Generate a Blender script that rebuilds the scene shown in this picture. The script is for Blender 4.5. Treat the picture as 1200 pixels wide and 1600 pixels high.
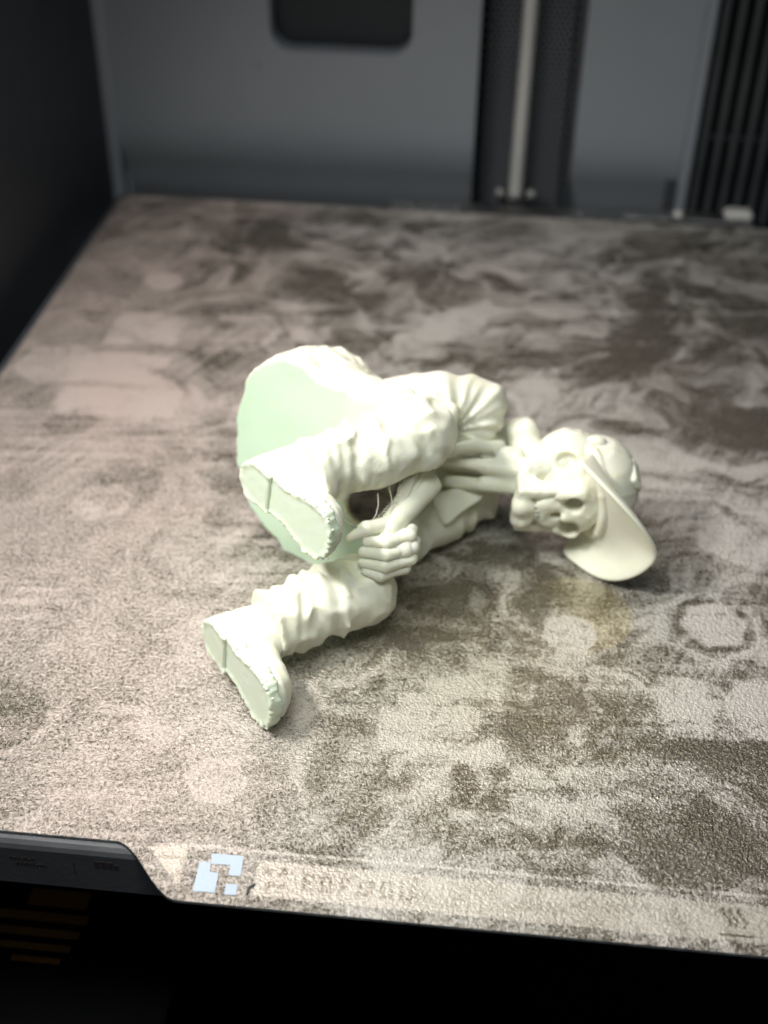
import bpy, math, random
import numpy as np
from mathutils import Vector, Matrix

for _o in list(bpy.data.objects):
    bpy.data.objects.remove(_o, do_unlink=True)
sc = bpy.context.scene
COL = sc.collection
S = 0.001                                   # everything below is written in millimetres
R = math.radians

# ------------------------------------------------------------------ camera
CAM = (121.23, -119.84, 160.22)
YAW, PITCH, ROLL = -0.0868, 0.6449, -0.0195
cam_d = bpy.data.cameras.new('camera')
cam = bpy.data.objects.new('camera', cam_d)
COL.objects.link(cam)
sc.camera = cam
_f = Vector((math.sin(YAW) * math.cos(PITCH), math.cos(YAW) * math.cos(PITCH), -math.sin(PITCH)))
_r = Vector((math.cos(YAW), -math.sin(YAW), 0))
_d = _f.cross(_r)
_right = _r * math.cos(ROLL) + _d * math.sin(ROLL)
_down = -_r * math.sin(ROLL) + _d * math.cos(ROLL)
_m = Matrix((_right, -_down, -_f)).transposed().to_4x4()
_m.translation = Vector(CAM) * S
cam.matrix_world = _m
cam_d.sensor_fit = 'VERTICAL'
cam_d.sensor_height = 24.0
cam_d.lens = 24.0 * 1903.57 / 1600.0
cam_d.clip_start = 0.005
cam_d.clip_end = 20.0
cam_d.dof.use_dof = True
cam_d.dof.focus_distance = 0.207
cam_d.dof.aperture_fstop = 8.8

# ------------------------------------------------------------------ world and lamps
world = bpy.data.worlds.new('World')
sc.world = world
world.use_nodes = True
wn = world.node_tree.nodes['Background']
wn.inputs[0].default_value = (0.80, 0.88, 1.0, 1)
wn.inputs[1].default_value = 0.045

def area_lamp(name, loc, target, size, size_y, power, color, spread=180):
    d = bpy.data.lights.new(name, 'AREA')
    d.shape = 'RECTANGLE'
    d.size, d.size_y = size * S, size_y * S
    d.energy, d.color = power, color
    d.spread = R(spread)
    o = bpy.data.objects.new(name, d)
    COL.objects.link(o)
    o.location = Vector(loc) * S
    o.rotation_euler = (Vector(target) - Vector(loc)).to_track_quat('-Z', 'Y').to_euler()
    return o

area_lamp('chamber_led_lamp', (-5, 18, 175), (85, 62, 5), 70, 22, 0.155, (1.0, 0.97, 0.93), 110)
area_lamp('rear_sheen_lamp', (-2, 205, 235), (60, 50, 0), 190, 70, 0.13, (1.0, 0.86, 0.82), 100)  # unseen lamp, added for the pink sheen on the plate's left
area_lamp('front_fill_lamp', (95, -55, 300), (118, 72, 0), 150, 90, 0.092, (0.95, 1.0, 0.95), 80)  # unseen soft fill above the front, added to brighten camera-facing sides

sc.view_settings.view_transform = 'Standard'
sc.view_settings.look = 'None'
sc.view_settings.exposure = 0.42
sc.view_settings.gamma = 1.0
sc.view_settings.use_curve_mapping = False
sc.cycles.max_bounces = 8
sc.cycles.use_denoising = True

# ------------------------------------------------------------------ node helpers
def new_mat(name):
    m = bpy.data.materials.new(name)
    m.use_nodes = True
    nt = m.node_tree
    return m, nt, nt.nodes['Principled BSDF']

def N(nt, typ, **kw):
    n = nt.nodes.new(typ)
    for k, v in kw.items():
        setattr(n, k, v)
    return n

def L(nt, a, b):
    nt.links.new(a, b)

def tex_coord(nt, scale=1000.0):
    tc = N(nt, 'ShaderNodeTexCoord')
    mp = N(nt, 'ShaderNodeMapping')
    mp.inputs['Scale'].default_value = (scale,) * 3
    L(nt, tc.outputs['Object'], mp.inputs['Vector'])
    return mp.outputs['Vector']

def noise(nt, vec, scale, detail=3, rough=0.55, dist=0.0):
    n = N(nt, 'ShaderNodeTexNoise')
    n.inputs['Scale'].default_value = scale
    n.inputs['Detail'].default_value = detail
    n.inputs['Roughness'].default_value = rough
    n.inputs['Distortion'].default_value = dist
    L(nt, vec, n.inputs['Vector'])
    return n.outputs['Fac']

def ramp(nt, fac, stops):
    r = N(nt, 'ShaderNodeValToRGB')
    el = r.color_ramp.elements
    while len(el) < len(stops):
        el.new(0.5)
    for e, (p, c) in zip(el, stops):
        e.position = p
        e.color = (c, c, c, 1) if isinstance(c, (int, float)) else tuple(c) + (1,)
    L(nt, fac, r.inputs['Fac'])
    return r.outputs['Color']

def math_n(nt, op, a, b=None, clamp=False):
    n = N(nt, 'ShaderNodeMath', operation=op, use_clamp=clamp)
    for i, x in enumerate((a, b)):
        if x is None:
            continue
        if isinstance(x, (int, float)):
            n.inputs[i].default_value = x
        else:
            L(nt, x, n.inputs[i])
    return n.outputs[0]

def mixc(nt, fac, a, b, blend='MIX'):
    n = N(nt, 'ShaderNodeMix', data_type='RGBA', blend_type=blend)
    for i, x in ((0, fac), (6, a), (7, b)):
        if isinstance(x, (int, float)):
            n.inputs[i].default_value = x
        elif isinstance(x, tuple):
            n.inputs[i].default_value = x + (1,)
        else:
            L(nt, x, n.inputs[i])
    return n.outputs[2]

def bump(nt, height, strength, dist):
    b = N(nt, 'ShaderNodeBump')
    b.inputs['Strength'].default_value = strength
    b.inputs['Distance'].default_value = dist
    L(nt, height, b.inputs['Height'])
    return b.outputs['Normal']

def plastic(name, col, rough=0.5, vary=0.25, grain=2.0, bumpiness=0.25, spec=0.4, metallic=0.0, coarse=0.06):
    """A moulded plastic or metal with slight unevenness of colour, gloss and relief."""
    m, nt, p = new_mat(name)
    v = tex_coord(nt)
    a = noise(nt, v, coarse, 4, 0.6)
    k = ramp(nt, a, [(0.3, 1 - vary), (0.7, 1.0)])
    L(nt, mixc(nt, 1.0, tuple(col), k, 'MULTIPLY'), p.inputs['Base Color'])
    L(nt, math_n(nt, 'MULTIPLY_ADD', a, 0.25), p.inputs['Roughness'])
    nt.nodes[-1].inputs[2].default_value = rough - 0.12
    p.inputs['Specular IOR Level'].default_value = spec
    p.inputs['Metallic'].default_value = metallic
    L(nt, bump(nt, noise(nt, v, grain, 2, 0.6), bumpiness, 0.0001), p.inputs['Normal'])
    return m

# ------------------------------------------------------------------ materials
M = {}
# pale filament: cream-green, slightly translucent
def filament(name, ca, cb, cc):
    m, nt, p = new_mat(name)
    v = tex_coord(nt)
    blot = noise(nt, v, 0.16, 4, 0.6)
    L(nt, mixc(nt, ramp(nt, noise(nt, v, 0.45, 3, 0.6), [(0.52, 0.0), (0.75, 0.45)]), mixc(nt, ramp(nt, blot, [(0.35, 0.0), (0.65, 1.0)]), ca, cb), cc), p.inputs['Base Color'])
    p.inputs['Roughness'].default_value = 0.42
    p.inputs['Specular IOR Level'].default_value = 0.45
    p.inputs['Subsurface Weight'].default_value = 0.42
    p.inputs['Subsurface Radius'].default_value = (1.0, 0.85, 0.40)
    p.inputs['Subsurface Scale'].default_value = 0.0012
    lay = N(nt, 'ShaderNodeTexWave', wave_type='BANDS', bands_direction='X')
    lay.inputs['Scale'].default_value = 1.05
    lay.inputs['Distortion'].default_value = 0.4
    lay.inputs['Detail'].default_value = 1.0
    mp = N(nt, 'ShaderNodeMapping')
    mp.inputs['Rotation'].default_value = (0, R(8), R(58))
    L(nt, v, mp.inputs['Vector'])
    L(nt, mp.outputs['Vector'], lay.inputs['Vector'])
    hgt = math_n(nt, 'ADD', math_n(nt, 'MULTIPLY', lay.outputs['Fac'], 0.22), math_n(nt, 'MULTIPLY', noise(nt, v, 1.6, 3), 0.8))
    L(nt, bump(nt, hgt, 0.22, 0.00018), p.inputs['Normal'])
    return m
M['filament'] = filament('pale_filament', (0.795, 0.80, 0.655), (0.835, 0.835, 0.715), (0.82, 0.785, 0.56))
# the first printed layers are denser and greener
M['sole'] = filament('sole_filament', (0.70, 0.80, 0.635), (0.735, 0.82, 0.675), (0.75, 0.80, 0.57))
M['mint'] = filament('first_layer_filament', (0.575, 0.745, 0.56), (0.61, 0.765, 0.595), (0.64, 0.75, 0.52))
M['film'] = plastic('thin_support_film', (0.80, 0.78, 0.64), 0.4, 0.2, 3.0, 0.3)
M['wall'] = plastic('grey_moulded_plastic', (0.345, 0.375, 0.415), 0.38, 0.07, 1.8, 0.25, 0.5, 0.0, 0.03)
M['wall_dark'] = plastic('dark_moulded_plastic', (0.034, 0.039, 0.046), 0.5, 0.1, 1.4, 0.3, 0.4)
M['black'] = plastic('black_plastic', (0.004, 0.004, 0.005), 0.6, 0.4, 1.2, 0.3, 0.15)
M['vent'] = plastic('vent_plastic', (0.085, 0.09, 0.098), 0.42, 0.3, 1.4, 0.2, 0.4)
M['steel'] = plastic('bright_steel', (0.86, 0.85, 0.81), 0.42, 0.15, 1.2, 0.2, 0.5, 0.25)
M['dimple'] = plastic('dimpled_panel', (0.26, 0.28, 0.31), 0.4, 0.1, 1.2, 0.2, 0.5)
M['edge'] = plastic('dull_steel', (0.52, 0.53, 0.52), 0.4, 0.55, 1.6, 0.8, 0.5, 1.0, 0.5)
M['bed'] = plastic('bed_plastic', (0.085, 0.09, 0.10), 0.38, 0.35, 0.9, 0.5, 0.5)
M['amber'] = plastic('amber_print', (0.36, 0.175, 0.04), 0.6, 0.5, 0.8, 0.3, 0.3)
M['grey_print'] = plastic('dim_grey_print', (0.05, 0.038, 0.036), 0.6, 0.3, 0.8, 0.3, 0.3)
M['logo'] = plastic('pale_blue_print', (0.50, 0.60, 0.72), 0.5, 0.12, 1.2, 0.6, 0.4)

# textured plate: powder-coat grains, residue, amber film and sheen tints read from the "stain" attribute
m, nt, p = new_mat('textured_plate_coat')
v = tex_coord(nt)
at = N(nt, 'ShaderNodeAttribute', attribute_name='stain_and_sheen')
sep = N(nt, 'ShaderNodeSeparateColor')
L(nt, at.outputs['Color'], sep.inputs['Color'])
res, tan, wear = sep.outputs[0], sep.outputs[1], sep.outputs[2]
g1 = noise(nt, v, 1.45, 2, 0.5, 0.4)
g2 = noise(nt, v, 2.9, 2, 0.55, 0.2)
hg = math_n(nt, 'ADD', math_n(nt, 'MULTIPLY', ramp(nt, g1, [(0.30, 0.0), (0.70, 1.0)]), 0.62), math_n(nt, 'MULTIPLY', ramp(nt, g2, [(0.28, 0.0), (0.72, 1.0)]), 0.38))
# residue sits on the grain tops first
top = math_n(nt, 'SUBTRACT', hg, 0.5)
thr = math_n(nt, 'ADD', res, math_n(nt, 'MULTIPLY', top, math_n(nt, 'SUBTRACT', 0.80, math_n(nt, 'MULTIPLY', wear, 0.5))), True)
cover = ramp(nt, thr, [(0.20, 0.0), (0.80, 1.0)])
bare = mixc(nt, noise(nt, v, 0.05, 3), (0.150, 0.134, 0.104), (0.225, 0.203, 0.160))
bare = mixc(nt, tan, bare, (0.30, 0.25, 0.145))
pale = mixc(nt, at.outputs['Alpha'], (0.585, 0.56, 0.515), (0.63, 0.515, 0.465))    # pink sheen put into the colour on the left
pale = mixc(nt, tan, pale, (0.60, 0.53, 0.35))
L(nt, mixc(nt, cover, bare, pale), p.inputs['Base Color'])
L(nt, ramp(nt, cover, [(0.0, 0.27), (1.0, 0.40)]), p.inputs['Roughness'])
p.inputs['Specular IOR Level'].default_value = 0.75
L(nt, ramp(nt, cover, [(0.0, 0.72), (1.0, 0.18)]), p.inputs['Metallic'])
bp = N(nt, 'ShaderNodeBump')
bp.inputs['Distance'].default_value = 0.00040
L(nt, math_n(nt, 'SUBTRACT', 0.9, math_n(nt, 'MULTIPLY', wear, 0.6)), bp.inputs['Strength'])
L(nt, hg, bp.inputs['Height'])
L(nt, bp.outputs['Normal'], p.inputs['Normal'])
M['plate'] = m

# ------------------------------------------------------------------ object helpers
def link_mesh(name, verts, faces, mat, parent=None, origin=(0, 0, 0), smooth=True):
    me = bpy.data.meshes.new(name)
    vv = (np.asarray(verts, float) - np.asarray(origin, float)) * S
    if isinstance(faces, np.ndarray):
        me.vertices.add(len(vv))
        me.vertices.foreach_set('co', vv.ravel())
        nf, k = faces.shape
        me.loops.add(nf * k)
        me.loops.foreach_set('vertex_index', faces.ravel().astype(np.int32))
        me.polygons.add(nf)
        me.polygons.foreach_set('loop_start', np.arange(0, nf * k, k, dtype=np.int32))
        me.update(calc_edges=True)
        me.validate()
    else:
        me.from_pydata([tuple(q) for q in vv], [], faces)
        me.update()
    if smooth:
        me.shade_smooth()
    me.materials.append(mat)
    o = bpy.data.objects.new(name, me)
    COL.objects.link(o)
    if parent is not None:
        o.parent = parent
    else:
        o.location = Vector(origin) * S
    return o

def empty(name, loc):
    o = bpy.data.objects.new(name, None)
    o.empty_display_size = 0.01
    COL.objects.link(o)
    o.location = Vector(loc) * S
    return o

def tag(o, label=None, cat=None, group=None, kind=None):
    for k, x in (('label', label), ('category', cat), ('group', group), ('kind', kind)):
        if x:
            o[k] = x
    return o

class MB:
    """collects bevelled boxes, prisms and tubes into one mesh"""
    def __init__(self):
        self.v, self.f = [], []
    def add(self, vs, fs):
        b = len(self.v)
        self.v += [tuple(q) for q in vs]
        self.f += [tuple(b + i for i in q) for q in fs]
        return self
    def prism(self, outline, z0, z1, bev=0.0, place=None):
        """outline: CCW 2D points, extruded z0..z1 with a bevelled top rim; place maps (x,y,z)->xyz"""
        n = len(outline)
        pts = np.array(outline, float)
        c = pts.mean(0)
        def inset(d):
            out = []
            for i in range(n):
                a, b, e = pts[i - 1], pts[i], pts[(i + 1) % n]
                n1 = np.array([(b - a)[1], -(b - a)[0]]); n2 = np.array([(e - b)[1], -(e - b)[0]])
                n1 /= max(np.linalg.norm(n1), 1e-9); n2 /= max(np.linalg.norm(n2), 1e-9)
                w = n1 + n2
                w /= max(np.dot(w, n1), 0.3)
                out.append(b - w * d)
            return np.array(out)
        rings = [(pts, z0), (pts, z1 - bev), (inset(bev), z1)] if bev else [(pts, z0), (pts, z1)]
        vs = []
        for q, z in rings:
            vs += [(a[0], a[1], z) for a in q]
        if place:
            vs = [place(*q) for q in vs]
        fs = [tuple(range(n))[::-1], tuple(range((len(rings) - 1) * n, len(rings) * n))]
        for k in range(len(rings) - 1):
            for i in range(n):
                j = (i + 1) % n
                fs.append((k * n + i, k * n + j, (k + 1) * n + j, (k + 1) * n + i))
        return self.add(vs, fs)
    def box(self, x0, x1, y0, y1, z0, z1, b=0.4):
        b = min(b, (x1 - x0) * .4, (y1 - y0) * .4, (z1 - z0) * .4)
        vs, idx = [], {}
        for ix, sx in enumerate((x0, x1)):
            for iy, sy in enumerate((y0, y1)):
                for iz, sz in enumerate((z0, z1)):
                    dx, dy, dz = (b, -b)[ix], (b, -b)[iy], (b, -b)[iz]
                    for k, off in enumerate(((0, dy, dz), (dx, 0, dz), (dx, dy, 0))):
                        idx[ix, iy, iz, k] = len(vs)
                        vs.append((sx + off[0], sy + off[1], sz + off[2]))
        g = lambda a, k: idx[a[0], a[1], a[2], k]
        fs = []
        def face(q):
            fs.append(tuple(q))
        for s in (0, 1):
            face([g((s, 0, 0), 0), g((s, 1, 0), 0), g((s, 1, 1), 0), g((s, 0, 1), 0)][::1 if s else -1])
            face([g((0, s, 0), 1), g((1, s, 0), 1), g((1, s, 1), 1), g((0, s, 1), 1)][::-1 if s else 1])
            face([g((0, 0, s), 2), g((1, 0, s), 2), g((1, 1, s), 2), g((0, 1, s), 2)][::1 if s else -1])
        for s in (0, 1):
            for t in (0, 1):
                face([g((s, t, 0), 0), g((s, t, 1), 0), g((s, t, 1), 1), g((s, t, 0), 1)][::1 if s == t else -1])
                face([g((s, 0, t), 0), g((s, 1, t), 0), g((s, 1, t), 2), g((s, 0, t), 2)][::-1 if s == t else 1])
                face([g((0, s, t), 1), g((1, s, t), 1), g((1, s, t), 2), g((0, s, t), 2)][::1 if s == t else -1])
        for a in [(i, j, k) for i in (0, 1) for j in (0, 1) for k in (0, 1)]:
            face([g(a, 0), g(a, 1), g(a, 2)][::1 if sum(a) % 2 else -1])
        return self.add(vs, fs)
    def tube(self, path, radii, n=12):
        path = [Vector(q) for q in path]
        if isinstance(radii, (int, float)):
            radii = [radii] * len(path)
        vs, fs, up = [], [], None
        for i, q in enumerate(path):
            t = (path[min(i + 1, len(path) - 1)] - path[max(i - 1, 0)]).normalized()
            if up is None:
                up = t.orthogonal().normalized()
            up = (up - t * up.dot(t)).normalized()
            w = t.cross(up)
            for k in range(n):
                a = 2 * math.pi * k / n
                vs.append(tuple(q + (up * math.cos(a) + w * math.sin(a)) * radii[i]))
        for i in range(len(path) - 1):
            for k in range(n):
                j = (k + 1) % n
                fs.append((i * n + k, i * n + j, (i + 1) * n + j, (i + 1) * n + k))
        fs.append(tuple(range(n))[::-1])
        fs.append(tuple(range((len(path) - 1) * n, len(path) * n)))
        return self.add(vs, fs)
    def build(self, name, mat, parent=None, origin=(0, 0, 0), smooth=False):
        return link_mesh(name, self.v, self.f, mat, parent, origin, smooth)

# ------------------------------------------------------------------ numpy noise
_rng = np.random.default_rng(7)
_TAB = _rng.random((64, 64, 64)).astype(np.float32)

def vnoise(x, y, z):
    xi, yi, zi = np.floor(x), np.floor(y), np.floor(z)
    fx, fy, fz = x - xi, y - yi, z - zi
    fx, fy, fz = [t * t * (3 - 2 * t) for t in (fx, fy, fz)]
    a, b, c = [q.astype(np.int32) & 63 for q in (xi, yi, zi)]
    a1, b1, c1 = (a + 1) & 63, (b + 1) & 63, (c + 1) & 63
    def lp(u, w, t):
        return u + (w - u) * t
    return lp(lp(lp(_TAB[a, b, c], _TAB[a1, b, c], fx), lp(_TAB[a, b1, c], _TAB[a1, b1, c], fx), fy),
              lp(lp(_TAB[a, b, c1], _TAB[a1, b, c1], fx), lp(_TAB[a, b1, c1], _TAB[a1, b1, c1], fx), fy), fz)

def fbm(x, y, z, octs=4, gain=0.55):
    t, amp, tot = 0, 1.0, 0.0
    for k in range(octs):
        t = t + amp * vnoise(x * 2 ** k + 17.3 * k, y * 2 ** k + 5.1 * k, z * 2 ** k + 9.7 * k)
        tot += amp
        amp *= gain
    return t / tot

def sstep(e0, e1, x):
    t = np.clip((x - e0) / (e1 - e0), 0, 1)
    return t * t * (3 - 2 * t)

# ------------------------------------------------------------------ chamber of the printer (setting)
YB = 285.0
def on_back(x, z, d):                       # a point on the back wall, d millimetres proud of it
    return (x, YB - d, z)

def arc(cx, cy, r, a0, a1, n=7):
    return [(cx + r * math.cos(R(a0 + (a1 - a0) * i / n)), cy + r * math.sin(R(a0 + (a1 - a0) * i / n))) for i in range(n + 1)]

floor = MB().box(-60, 330, -60, 330, -96, -92).build('chamber_floor', M['black'])
tag(floor, kind='structure')
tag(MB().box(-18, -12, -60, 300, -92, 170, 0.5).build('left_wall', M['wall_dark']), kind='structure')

back = MB()
out = [(-9.2, 16.0), (114.0, 16.0), (114.0, 140), (92.2, 140)] + [(92.2, 60)] + arc(85.2, 47.6, 7, 0, -90) + arc(52.8, 47.6, 7, -90, -180) + [(45.8, 60), (45.8, 140), (-9.2, 140)]
back.prism(out, -8, 0, 0.0, on_back)
back_wall = back.build('back_wall', M['wall'])
tag(back_wall, kind='structure')
# lower skirt of the wall shaped to lean away so that it shades darker
sk = MB()
prof = [(16.0, 0.0), (12.0, -0.12), (8.0, -0.7), (4.0, -1.9), (0.0, -3.6), (-8.0, -7.8), (-26, -12)]
for x0, x1 in ((-9.2, 114.0), (147.4, 183.6)):
    vs = [(x, YB - d, z) for z, d in prof for x in (x0, x1)] + [(x, YB + 14, z) for z in (-26, 16.0) for x in (x0, x1)]
    n = len(prof)
    fs = [(2 * i, 2 * i + 1, 2 * i + 3, 2 * i + 2) for i in range(n - 1)] + [(2 * n - 2, 2 * n - 1, 2 * n + 1, 2 * n), (2 * n, 2 * n + 1, 2 * n + 3, 2 * n + 2)]
    sk.add(vs, fs)
sk.build('wall_skirt', M['wall'], back_wall, smooth=True)
MB().box(40, 98, YB + 10, YB + 14, 30, 140, 0.3).build('recess_back', M['wall_dark'], back_wall)
# narrow rounded strip in the corner between the two walls
co = MB()
for k in range(7):
    a = R(90 * k / 6)
    for z in (-26, 140):
        co.v.append((-12 + 3.2 - 3.2 * math.cos(a), YB - 3.4 + 3.2 * math.sin(a), z))
co.f += [(2 * k, 2 * k + 1, 2 * k + 3, 2 * k + 2) for k in range(6)]
co.build('corner_strip', M['wall'], back_wall, smooth=True)
MB().tube([(41.3, YB - 0.05, 35.4), (41.3, YB - 0.5, 35.4), (41.3, YB - 0.75, 35.4)], [0.9, 0.85, 0.4], 14).build('wall_pip', M['wall'], back_wall, smooth=True)
MB().prism([(147.4, 16.0), (183.6, 16.0), (183.6, 140), (147.4, 140)], -8, 0, 0.0, on_back).build('wall_panel', M['wall'], back_wall)
MB().box(227.4, 276, YB, YB + 8, -26, 140, 0.6).build('wall_panel', M['wall'], back_wall)
# slot for the lead screw: dimpled recess between two rails
MB().box(112, 150, YB + 15, YB + 18, -60, 140, 0.3).build('slot_back', M['black'], back_wall)
MB().box(145.2, 147.1, YB + 1.5, YB + 14.8, -26, 140, 0.5).build('slot_rail', M['vent'], back_wall)
MB().box(114.2, 115.6, YB + 3, YB + 14.8, -26, 140, 0.5).build('slot_rail', M['black'], back_wall)
dm = MB()
row = 0
z = -22.0
while z < 72:
    x = 116.6 + (0.95 if row % 2 else 0)
    while x < 144.8:
        ring = [(x + 0.82 * math.cos(R(60 * k)), YB + 14.9, z + 0.82 * math.sin(R(60 * k))) for k in range(6)]
        cap_ = [(x + 0.42 * math.cos(R(60 * k)), YB + 14.1, z + 0.42 * math.sin(R(60 * k))) for k in range(6)]
        dm.add(ring + cap_, [(k, (k + 1) % 6, 6 + (k + 1) % 6, 6 + k) for k in range(6)] + [(6, 7, 8, 9, 10, 11)])
        x += 1.9
    z += 1.65
    row += 1
tag(dm.build('slot_dimple', M['dimple'], back_wall), kind='stuff')

# lead screw with its thread
sp, sr = [], []
z = -40.0
k = 0
while z < 140:
    sp.append((129.4, YB + 6.0, z))
    sr.append(2.5 if k % 4 in (0, 1) else 2.05)
    z += 0.5
    k += 1
ls = empty('lead_screw', (129.4, YB + 6.0, -40))
tag(ls, 'bright steel threaded lead screw standing upright in the dark slot of the back wall', 'lead screw')
MB().tube(sp, sr, 16).build('shaft', M['steel'], ls, (129.4, YB + 6.0, -40))
MB().tube([(129.4, YB + 6, -9), (129.4, YB + 6, -6.2), (129.4, YB + 6, -5.8)], [5.5, 5.5, 5.0], 20).build('nut', M['edge'], ls, (129.4, YB + 6.0, -40))
for sx in (-5.4, 5.4):
    MB().tube([(129.4 + sx, YB + 2.5, -6), (129.4 + sx, YB + 2.5, -4.2), (129.4 + sx, YB + 2.5, -3.7)], [1.2, 1.2, 0.8], 12).build('nut_bolt', M['steel'], ls, (129.4, YB + 6.0, -40), True)

# vent of upright slats on the right
vg = empty('vent_grille', (200, YB, 0))
tag(vg, 'dark vent of upright plastic slats at the right end of the back wall', 'vent')
MB().box(183.8, 187.4, YB - 1.2, YB + 8, -14, 140, 0.7).build('frame_post', M['wall'], vg, (200, YB, 0))
MB().box(183.8, 240, YB + 11, YB + 13, -30, 140, 0.3).build('vent_back', M['black'], vg, (200, YB, 0))
MB().box(187.6, 227, YB + 3.5, YB + 5.2, 17.0, 18.2, 0.3).build('cross_bar', M['vent'], vg, (200, YB, 0))
sl0 = None
for i in range(8):
    x = 190.4 + 4.9 * i
    if sl0 is None:
        sl0 = MB().box(x - 1.25, x + 1.25, YB + 0.6, YB + 9.5, -12, 140, 0.8).build('slat', M['vent'], vg, (200, YB, 0))
    else:
        c = sl0.copy()
        COL.objects.link(c)
        c.parent = vg
        c.location = (4.9 * i * S, 0, 0)
MB().box(179.6, 183.4, YB - 1.4, YB - 0.1, -12, 4.2, 0.5).build('clip', M['vent'], vg, (200, YB, 0))

# ------------------------------------------------------------------ heated bed under the plate
bed = empty('heated_bed', (128, 128, -11))
tag(bed, 'black heated bed carrying the textured build plate', 'heated bed')
o_bed = (128, 128, -11)
bb = MB()
pts = [(-1.2, -11.5), (-1.9, -10.8), (-1.9, -1.9), (-1.55, -1.1), (-0.9, -0.62), (0.4, -0.55), (258.5, -0.55), (259.5, -1.2), (259.5, -11.5)]
vs = [(x, y, z) for x in (-2.0, 262.0) for (y, z) in pts]
n = len(pts)
bb.add(vs, [tuple(range(n)), tuple(range(2 * n - 1, n - 1, -1))] + [(i, n + i, n + (i + 1) % n, (i + 1) % n) for i in range(n)])
bb.build('bed_slab', M['bed'], bed, o_bed)
# dim lettering moulded on the front face of the bed: illegible rows
rnd = random.Random(4)
for (x0, x1, z0, h) in ((51.2, 55.0, -4.6, 0.75), (52.0, 57.2, -6.0, 0.75), (65.2, 68.6, -4.9, 1.7)):
    g = MB()
    x = x0
    while x < x1:
        w = rnd.uniform(0.28, 0.55) * h / 0.75
        g.box(x, x + w, -1.98, -1.9, z0, z0 + h * rnd.choice((1, 1, 0.7)), 0.02)
        x += w + 0.22
    g.build('lettering', M['grey_print'], bed, o_bed)
MB().box(61.6, 61.75, -1.98, -1.9, -7.2, -4.2, 0.02).build('lettering_bar', M['grey_print'], bed, o_bed)
# rear lip with bolts and the bright clip beside the vent
MB().box(88, 166, 258.0, 266.5, -3.0, -0.6, 0.5).build('rear_lip', M['edge'], bed, o_bed)
for x, y in ((95.0, 259.6), (103.4, 259.2), (110.6, 259.2), (150.5, 261.2)):
    MB().tube([(x, y, -0.7), (x, y, 0.35), (x, y, 0.75)], [1.0, 1.0, 0.6], 14).build('bolt', M['edge'], bed, o_bed, True)
cl = empty('bed_clip', (186, 263, -0.5))
tag(cl, 'bright metal clip behind the right rear edge of the build plate', 'clip')
MB().box(163.5, 206, 259.6, 266.5, -2.2, 0.5, 0.5).build('clip_bar', M['edge'], cl, (186, 263, -0.5))
MB().box(196.6, 205.6, 260.0, 266.0, 0.5, 3.4, 1.1).build('clip_head', M['steel'], cl, (186, 263, -0.5))
MB().tube([(182, 262.4, 0.4), (182, 262.4, 1.6), (182, 262.4, 2.2)], [1.6, 1.6, 0.9], 14).build('clip_screw', M['steel'], cl, (186, 263, -0.5), True)

# amber-printed carton in the dark under the bed
ab = empty('amber_label', (40, 24, -60))
tag(ab, 'dim amber striped label in the dark below the bed, lower left', 'label')
ao = (40, 24, -60)
MB().box(-10, 70, -30, 60, -61.2, -60.1, 0.3).build('label_card', M['black'], ab, ao)
for (x0, x1, y0, y1) in ((35.0, 47.6, 27.0, 31.0), (29.5, 48.8, 23.4, 25.4), (27.5, 48.0, 19.9, 21.6), (26.0, 47.2, 16.8, 18.2), (36.0, 46.0, 14.0, 15.2)):
    MB().box(x0, x1, y0, y1, -60.08, -59.95, 0.02).build('label_stripe', M['amber'], ab, ao)

# ------------------------------------------------------------------ textured build plate
def plate_front(x):
    return -9.85 * sstep(68.5, 81.0, x) * (1 - sstep(176, 188.5, x))

nx, ny = 720, 700
gx = np.linspace(0.0, 257.0, nx)
gt = np.linspace(0, 1, ny) ** 1.35
yf = plate_front(gx)
X = np.repeat(gx[None, :], ny, 0)
Y = yf[None, :] + gt[:, None] * (256.6 - yf[None, :])
cor = 6.0                                    # rounded rear corners
inset = np.clip(cor - X, 0, cor)
Y = Y - (cor - np.sqrt(np.clip(cor ** 2 - inset ** 2, 0, None))) * gt[:, None] ** 60

def disc(cx, cy, r, soft=0.8, sx=1.0):
    d = np.hypot((X - cx) / sx, Y - cy)
    return 1 - sstep(r - soft, r + soft, d)
def rect(x0, x1, y0, y1, soft=0.6):
    return sstep(x0 - soft, x0 + soft, X) * (1 - sstep(x1 - soft, x1 + soft, X)) * sstep(y0 - soft, y0 + soft, Y) * (1 - sstep(y1 - soft, y1 + soft, Y))
def ringd(cx, cy, r, w, sx=1.0):
    return np.exp(-((np.hypot((X - cx) / sx, Y - cy) - r) / w) ** 2)
def hexd(cx, cy, r, rotd):
    a = np.arctan2(Y - cy, X - cx) - R(rotd)
    k = R(60)
    return np.hypot(X - cx, Y - cy) * np.cos((a % k) - k / 2) / math.cos(k / 2)

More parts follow.
